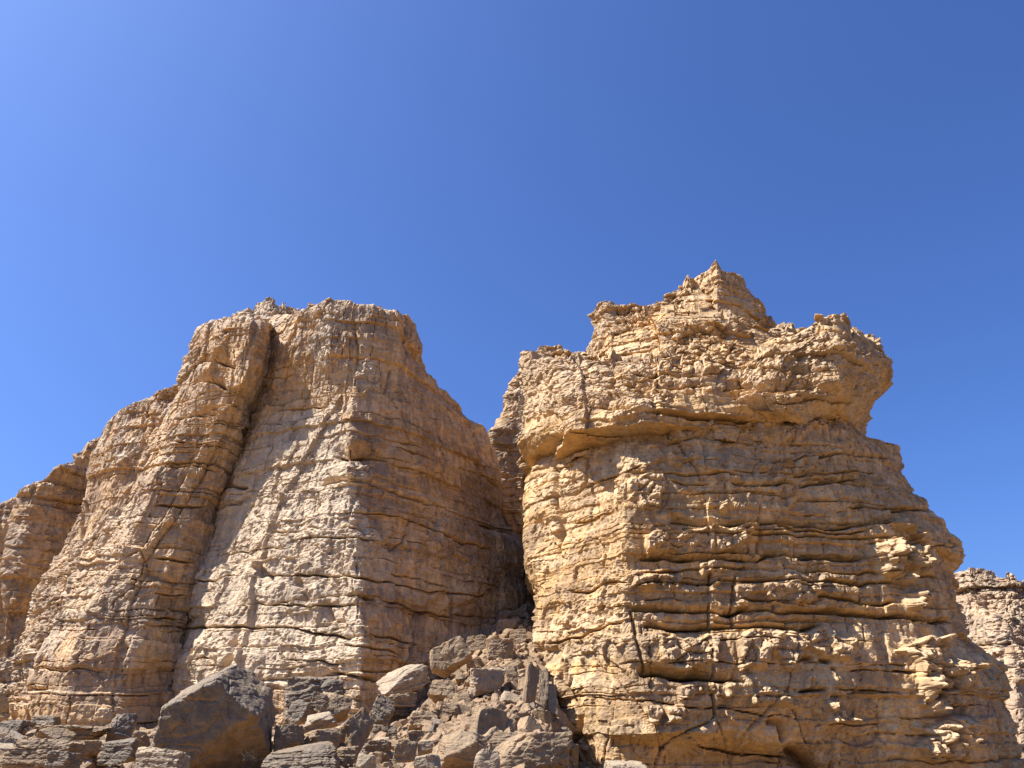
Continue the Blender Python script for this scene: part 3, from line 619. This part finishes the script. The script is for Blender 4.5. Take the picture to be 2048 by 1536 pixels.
def rotm(rx, ry, rz):
    cx, sx, cy, sy, cz, sz = math.cos(rx), math.sin(rx), math.cos(ry), math.sin(ry), math.cos(rz), math.sin(rz)
    return np.array([[cz,-sz,0],[sz,cz,0],[0,0,1]])@np.array([[cy,0,sy],[0,1,0],[-sy,0,cy]])@np.array([[1,0,0],[0,cx,-sx],[0,sx,cx]])
def rock(seed, level, dims, rot=(0, 0, 0), nplanes=14, soft=26, strata=0.0, rough=1.0, planes=None, size=1.0):
    """angular boulder: a sphere cut by planes, fitted to dims, strata ribs along its own flat axis"""
    rs = np.random.RandomState(seed); d, f = ICO[level]
    n = rs.randn(nplanes, 3); n /= np.linalg.norm(n, axis=1)[:, None]
    n = np.concatenate([n, np.array([[1,.1,0],[-1,0,.1],[0,1,0],[0,-1,.1],[0,.1,1],[.1,0,-1]])+rs.randn(6, 3)*0.13])
    n /= np.linalg.norm(n, axis=1)[:, None]
    h = np.concatenate([0.80+rs.rand(nplanes)*0.42, 0.72+rs.rand(6)*0.16])
    if planes is not None:
        pn = np.array([p[:3] for p in planes], float); pn /= np.linalg.norm(pn, axis=1)[:, None]
        n = np.concatenate([n, pn]); h = np.concatenate([h, [p[3] for p in planes]])
    c = np.maximum(d@n.T/h, 1e-3)
    r = 1/(np.sum(c**soft, 1)**(1/soft))
    p = d*r[:, None]
    # own strata: ledges by local z, cracks from cells
    if level >= 3:
        x, y, z = p.T*1.0
        if strata:
            q = z*5+0.5*vnoise(x*1.3, y*1.3, z, seed); b = np.floor(q); t = q-b
            r2 = 1+strata*((hsh(b, seed)-0.5)*1.2*sstep(0, 0.2, t)-0.7*np.exp(-(np.minimum(t, 1-t)/0.1)**2)*sstep(-0.2, 0.3, vnoise(x*1.5, y*1.5, b*2.1, seed+1)))
            p[:, :2] *= r2[:, None]
        f1, f2, cid = worley(x*1.4, y*1.4, z*1.4, seed)
        a = rough*(0.045*cid-0.03*np.exp(-((f2-f1)/0.03)**2)*sstep(0, 0.4, vnoise(x*1.1, y*1.1, z*1.1, seed+31))+0.05*fbm(x*2, y*2, z*2, 4, seed+2)+0.02*fbm(x*9, y*9, z*9, 2, seed+4))
        if level >= 4:
            g1, g2, gid = worley(x*3.5, y*3.5, z*3.5, seed+9); a = a+rough*(0.022*gid-0.012*np.exp(-((g2-g1)/0.06)**2)*sstep(0.1, 0.4, vnoise(x*2, y*2, z*2, seed+32)))
        if level >= 5: k1, k2_, kid = worley(x*9, y*9, z*9, seed+19); a = a+rough*0.008*kid
        p = p*(1+a)[:, None]
    p = p*np.array(dims)/2*1.18
    return p@rotm(*[R(a) for a in rot]).T, f
MATS = {'d': M_dark, 'b': M_bould, 'p': M_pale}
taken = []
def boulder(px, py, w_, h_, mat, label, Y=None, depth=0.9, rot=(0, 0, 0), strata=0.05, seed=None, planes=None, name='boulder', cat='boulder', nplanes=9, level=None, group=None, rough=1.0):
    """px, py = middle of the stone in the photo; it stands on the ground where its foot shows"""
    bot = py+h_/2
    if Y is None:
        ys = np.arange(9, 60, 0.1); a, b = ray(px, bot); g_ = ground_h(a*ys, ys)+0.05; zz = EYE+b*ys
        k = np.nonzero(zz < g_)[0]; Y = ys[k[0]] if len(k) else 30.0
    c = at(px, py, Y); fw = Y*cP+(c[2]-EYE)*sP
    W = w_*fw/F; H = h_*fw/F
    seed = seed or int(px*7+py*3) % 9973
    p, f = rock(seed, level or (5 if w_ > 90 else 4), (W, W*depth, H), (0, 0, 0), nplanes, 26, 0, 1, planes)
    # shape in the stone's own frame, turned, then fitted to its size in the world
    p, f = rock(seed, level or (5 if w_ > 90 else 4), (1, depth, max(0.4, H/W)), rot, nplanes, 40, strata, rough, planes)
    lo, hi = p.min(0), p.max(0)
    p = (p-(lo+hi)/2); p[:, 0] *= W/(hi[0]-lo[0]); p[:, 2] *= H/(hi[2]-lo[2]); p[:, 1] *= W*depth/(hi[1]-lo[1])
    o = mesh_obj(name, p, None, MATS[mat], T=f)
    o.location = (float(c[0]), float(Y+W*depth*0.3), float(c[2]))
    tag(o, label, cat, group); taken.append((o.location[0], o.location[1], W*0.5)); return o
LB = [
 # px, py, w, h, mat, label, kwargs
 (410,1444,254,228,'d','huge dark varnished boulder with peaked top and orange underside, biggest of the foreground stones',dict(Y=15,depth=0.8,rot=(0,0,0),planes=[(-.45,-.3,.85,.62),(.62,-.2,.75,.72),(.1,-1,-.12,.55),(.5,-.75,-.65,.62),(-1,-.3,-.1,.86)],nplanes=7,strata=0.0,rough=0.75,level=6)),
 (147,1433,72,42,'d','small dark domed boulder at the foot of the left cliff, nearest its lower left corner',dict()),
 (99,1486,72,58,'b','tilted slab with a sunlit upper face near the bottom left corner',dict(Y=16.5,rot=(25,25,0),strata=0.08)),
 (135,1466,140,30,'b','long thin flat slab lying above the tilted slab at lower left',dict(Y=18,strata=0.1)),
 (238,1458,56,60,'d','upright dark block with pale tan left side, standing just left of the huge boulder',dict(Y=18.5,rot=(0,10,20))),
 (233,1504,78,52,'d','dark rounded boulder low down against the left foot of the huge boulder',dict(Y=14.5)),
 (60,1520,150,80,'b','broad brown layered slab filling the bottom left corner',dict(Y=13.5,strata=0.06)),
 (116,1525,64,44,'d','small dark stone low between the corner slab and the rounded boulder',dict(Y=12.8)),
 (312,1528,108,62,'p','crumbly pale grey boulder at the bottom edge under the left end of the huge boulder',dict(Y=12.6,strata=0.05)),
 (80,1446,66,30,'d','flat dark stone at far left under the cliff foot',dict()),
 (20,1456,60,30,'d','small flat stone touching the left edge of the view',dict()),
 (175,1500,60,36,'b','brown stone wedged between the tilted slab and the dark rounded boulder',dict(Y=15.5)),
 (620,1398,144,92,'d','layered dark grey boulder with ribbed top, first to the right of the huge boulder',dict(Y=20.5,depth=0.8,strata=0.07,rot=(0,-14,15))),
 (597,1426,50,44,'d','grey stone leaning on the lower left of the ribbed boulder',dict(Y=18.4)),
 (637,1403,42,40,'b','round grey stone perched against the front of the ribbed boulder',dict(Y=18.8)),
 (638,1446,68,44,'p','pale tilted stone below the round perched one',dict(Y=17.6,rot=(15,-20,0))),
 (604,1522,160,70,'d','wide dark flat-topped boulder at the bottom edge, right of the huge boulder',dict(Y=13.4)),
 (572,1478,62,56,'d','dark stone tucked against the right foot of the huge boulder',dict(Y=15.6)),
 (636,1482,84,50,'b','brown block with a sunlit white left end under the pale tilted stone',dict(Y=16.0,rot=(0,0,35),seed=77)),
 (706,1466,76,96,'b','leaning brown slab tilted down to the right, middle of the lower rubble',dict(Y=16.8,rot=(0,42,10),strata=0.08)),
 (668,1414,70,60,'b','broad dark brown stone in the lee right of the ribbed boulder',dict(Y=20.0)),
 (801,1361,114,66,'p','bright sunlit wedge shaped slab pointing up to the right, against the shaded cliff',dict(Y=26.5,depth=0.7,rot=(18,-28,0),strata=0.07,planes=[(-.55,-.35,.75,.5)])),
 (901,1312,90,78,'b','large smooth egg-shaped boulder in shade at the cliff foot, with orange lower edge',dict(Y=31.5,nplanes=16,strata=0.0,rot=(0,-25,0))),
 (761,1419,58,60,'d','dark grey finely layered knobbly boulder left of the flat block',dict(Y=20.3,strata=0.07,rot=(0,30,0))),
 (803,1399,62,26,'b','flat squared block balanced over a dark hollow below the sunlit wedge',dict(Y=22.6,strata=0.03,seed=31)),
 (886,1383,62,46,'b','blocky brown stone between the sunlit wedge and the sunlit round boulder',dict()),
 (974,1364,76,58,'p','sunlit pale rounded boulder in the middle of the scree slope',dict(nplanes=14)),
 (845,1440,66,36,'b','low sloping brown stone in the middle of the rubble',dict()),
 (975,1444,80,68,'b','big square-cut block with lit left face, below the sunlit rounded boulder',dict(depth=0.8,rot=(0,8,38),nplanes=3,strata=0.03)),
 (840,1476,48,30,'b','small rounded stone above the row of stones at bottom centre',dict()),
 (809,1502,48,44,'b','rounded brown boulder left in the row at bottom centre',dict(Y=14.8)),
 (852,1496,32,30,'p','small squarish pale stone between two larger ones at bottom centre',dict(Y=15.0)),
 (920,1504,108,80,'b','large angular boulder with ridged crest at bottom centre',dict(Y=14.6,rot=(0,10,20),planes=[(-.7,-.5,.6,.62)])),
 (974,1526,54,52,'p','squared stone at the bottom edge left of the biggest right hand boulder',dict(Y=13.0)),
 (1070,1516,156,100,'b','biggest boulder at bottom right of the rubble, rounded, beside the tower foot',dict(Y=14.6,depth=0.8,nplanes=14,strata=0.02)),
 (854,1532,56,44,'p','pale rounded stone at the bottom edge, bottom centre',dict(Y=12.6)),
 (731,1530,48,44,'p','small crumbly sunlit stone at the bottom edge left of bottom centre',dict(Y=12.8)),
 (1061,1376,38,96,'b','tall upright finger-like slab leaning on the left foot of the tower',dict(Y=26.5,depth=0.8,rot=(0,8,20),nplanes=4,strata=0.03)),
 (1086,1382,24,88,'p','thin upright sliver of rock between the finger slab and the tower',dict(Y=27,depth=1.0,nplanes=4)),
 (1104,1400,22,64,'p','short upright sliver of rock closest to the tower wall',dict(Y=27,depth=1.0,nplanes=4)),
 (1022,1352,28,42,'b','narrow stone left of the upright finger slab',dict()),
 (1012,1252,44,30,'b','square block high in the shaded gully',dict()),
 (722,1431,12,20,'p','tiny bright stone standing alone in shadow left of centre',dict(Y=18.0)),
 (952,1290,50,40,'b','shaded block just right of the egg-shaped boulder',dict()),
 (1000,1300,56,44,'b','shaded brown boulder in the upper scree below the gully mouth',dict()),
 (1036,1275,36,34,'b','shaded stone against the tower at the gully mouth',dict()),
 (948,1330,34,26,'b','small brown stone under the egg-shaped boulder',dict()),
 (906,1344,30,18,'p','small pale stone in front of the egg-shaped boulder',dict()),
 (1040,1440,50,34,'b','brown stone under the upright slabs',dict()),
 (1008,1478,60,26,'b','flat stone lying on top of the biggest right hand boulder',dict(Y=16.5)),
 (1120,1470,40,30,'p','small pale block wedged at the foot of the tower',dict()),
 (1252,1550,90,50,'p','rounded pale stone top just showing at the bottom edge before the tower',dict(Y=20)),
 (900,1420,50,32,'b','reddish stone in the centre of the scree',dict()),
 (930,1400,34,24,'b','small reddish stone above the big square-cut block',dict()),
 (770,1468,54,36,'d','dark stone in shadow left of bottom centre',dict()),
 (750,1500,60,36,'d','dark low stone right of the leaning slab',dict()),
 (690,1512,52,36,'b','brown stone under the foot of the leaning slab',dict(Y=14.2)),
]
for a in LB:
    boulder(*a[:6], **a[6])

# broken blocks lying along the tops of the cliffs
def rim_blocks(seeds, par, mat, n, seed, smin=0.16, smax=0.6):
    r_ = np.random.RandomState(seed); V_ = []; T_ = []; nv_ = 0
    rim = np.concatenate([RIMS[k] for k in seeds])
    sh_ = [rock(700+k, 3, (1, .85, .7), (0, 0, 0), 4, 40, 0.03) for k in range(6)]
    for _ in range(n):
        i = r_.randint(3, len(rim)-3); s_ = smin+(smax-smin)*r_.rand()**2.2
        p, f = sh_[r_.randint(6)]
        q = (p*np.array([s_, s_*r_.uniform(.7, 1.2), s_*r_.uniform(.45, 1.0)]))@rotm(r_.uniform(-.25, .25), r_.uniform(-.25, .25), r_.uniform(0, 6.3)).T+rim[i]+np.array([0, r_.uniform(.0, .9), 0.10*s_+r_.uniform(-.12, .05)])
        V_.append(q); T_.append(f+nv_); nv_ += len(q)
    o = mesh_obj('summit_rubble', np.concatenate(V_), None, mat, T=np.concatenate(T_)); o['kind'] = 'stuff'; child(o, par)
rim_blocks([131, 147, 155, 163, 171], tower, M_right, 120, 1, 0.2, 0.55)
rim_blocks([201, 223, 231, 241, 251], massif, M_left, 130, 2, 0.15, 0.5)
# scattered scree stones: individuals, copies of a few stones
rs = np.random.RandomState(5)
protos = []
for k in range(8):
    p, f = rock(400+k, 3, (1, 0.8, 0.62), (rs.rand()*60, rs.rand()*60, rs.rand()*360), 4, 50, 0.05)
    protos.append(mesh_obj('scree_stone', p, None, [M_bould, M_rub, M_dark, M_pale][k % 4], T=f))
cnt = 0; tries = 0
SCL = 'angular loose stone among the rubble between the cliff feet'
while cnt < 230 and tries < 9000:
    tries += 1
    px = rs.uniform(-20, 1150); py = rs.choice([rs.uniform(1225, 1400), rs.uniform(1400, 1545)])
    if py < 1400 and not (820+ (1400-py)*0.75 < px < 1075): continue
    a, b = ray(px, py); ys = np.arange(10, 58, 0.15); kk = np.nonzero(EYE+b*ys < ground_h(a*ys, ys))[0]
    if not len(kk): continue
    Y = ys[kk[0]]; X = a*Y; s = float(np.exp(rs.randn()*0.45)*0.36)*(0.5+Y/50)
    if any((X-t[0])**2+(Y-t[1])**2 < (t[2]*0.8+s*0.3)**2 for t in taken): continue
    s = min(s, 0.8)
    if Y < 13 and s > 0.4: continue
    if cnt < 8: o = protos[cnt]
    else: o = protos[rs.randint(8)].copy(); C.objects.link(o)
    o.location = (float(X), float(Y), float(ground_h(X, Y))+0.14*s); o.scale = (s, s*rs.uniform(.7, 1.2), s*rs.uniform(.7, 1.1))
    o.rotation_euler = (rs.uniform(-.4, .4), rs.uniform(-.4, .4), rs.uniform(0, 6.28))
    tag(o, SCL, 'stone', 'loose stones of the scree'); taken.append((X, Y, s*0.35)); cnt += 1

# rubble too small and dense to count
base = [rock(600+k, 2, (1, .8, .6), (rs.rand()*60, rs.rand()*60, 0), 3, 60) for k in range(8)]
VV = []; TT = []; nv = 0; made = 0
n_try = 13000
PX = rs.uniform(-60, 1230, n_try); PY = np.where(rs.rand(n_try) < 0.6, rs.uniform(1205, 1420, n_try), rs.uniform(1400, 1560, n_try))
ys = np.arange(9, 58, 0.12)
for px, py in zip(PX, PY):
    if py < 1400 and not ((760+(1420-py)*0.95 < px < 1120) or px < 60): continue
    a, b = ray(px, py); kk = np.nonzero(EYE+b*ys < ground_h(a*ys, ys))[0]
    if not len(kk): continue
    Y = ys[kk[0]]+rs.uniform(-.3, .3); X = a*Y
    s = float(np.exp(rs.randn()*0.5)*0.15)*(0.5+Y/40)
    p, f = base[rs.randint(8)]
    q = (p*s)@rotm(rs.uniform(-.5, .5), rs.uniform(-.5, .5), rs.uniform(0, 6.28)).T+np.array([X, Y, float(ground_h(X, Y))+0.1*s])
    VV.append(q); TT.append(f+nv); nv += len(q); made += 1
rub = mesh_obj('rubble', np.concatenate(VV), None, M_rub, T=np.concatenate(TT))
tag(rub, 'small broken stones and gravel covering the slope between the cliffs', 'rubble', kind='stuff')

# ================================================================ DRY BUSH under the huge boulder
mb = bpy.data.materials.new('dry_twigs'); mb.use_nodes = True
bs = mb.node_tree.nodes['Principled BSDF']; bs.inputs['Base Color'].default_value = (0.09, 0.068, 0.04, 1); bs.inputs['Roughness'].default_value = 0.9
c = at(498, 1506, 14.6); V = []; Qs = []
for k in range(90):
    az = rs.uniform(0, 6.28); el = rs.uniform(0.15, 1.4); L = rs.uniform(0.08, 0.2); p0 = np.array([rs.randn()*0.03, rs.randn()*0.03, 0.0]); dr = np.array([math.cos(az)*math.cos(el), math.sin(az)*math.cos(el), math.sin(el)])
    r0 = 0.005
    for sgm in range(4):
        p1 = p0+dr*L/4; a_ = np.cross(dr, [0.3, 0.2, 1]); a_ /= np.linalg.norm(a_); b_ = np.cross(dr, a_); r1 = r0*0.75
        i = len(V)
        for pp, rr in ((p0, r0), (p1, r1)):
            for t_ in range(3): V.append(pp+rr*(a_*math.cos(t_*2.09)+b_*math.sin(t_*2.09)))
        for t_ in range(3): Qs.append((i+t_, i+(t_+1) % 3, i+3+(t_+1) % 3, i+3+t_))
        p0 = p1; r0 = r1; dr = dr+rs.randn(3)*0.35; dr /= np.linalg.norm(dr)
bu = mesh_obj('dry_bush', np.array(V), np.array(Qs), mb); bu.location = (float(c[0]), float(c[1]), float(c[2])-0.1)
tag(bu, 'small dry leafless bush in the shade under the right end of the huge boulder', 'bush')
print('verts', sum(len(o.data.vertices) for o in C.objects if o.type == 'MESH'), 'rubble', made)
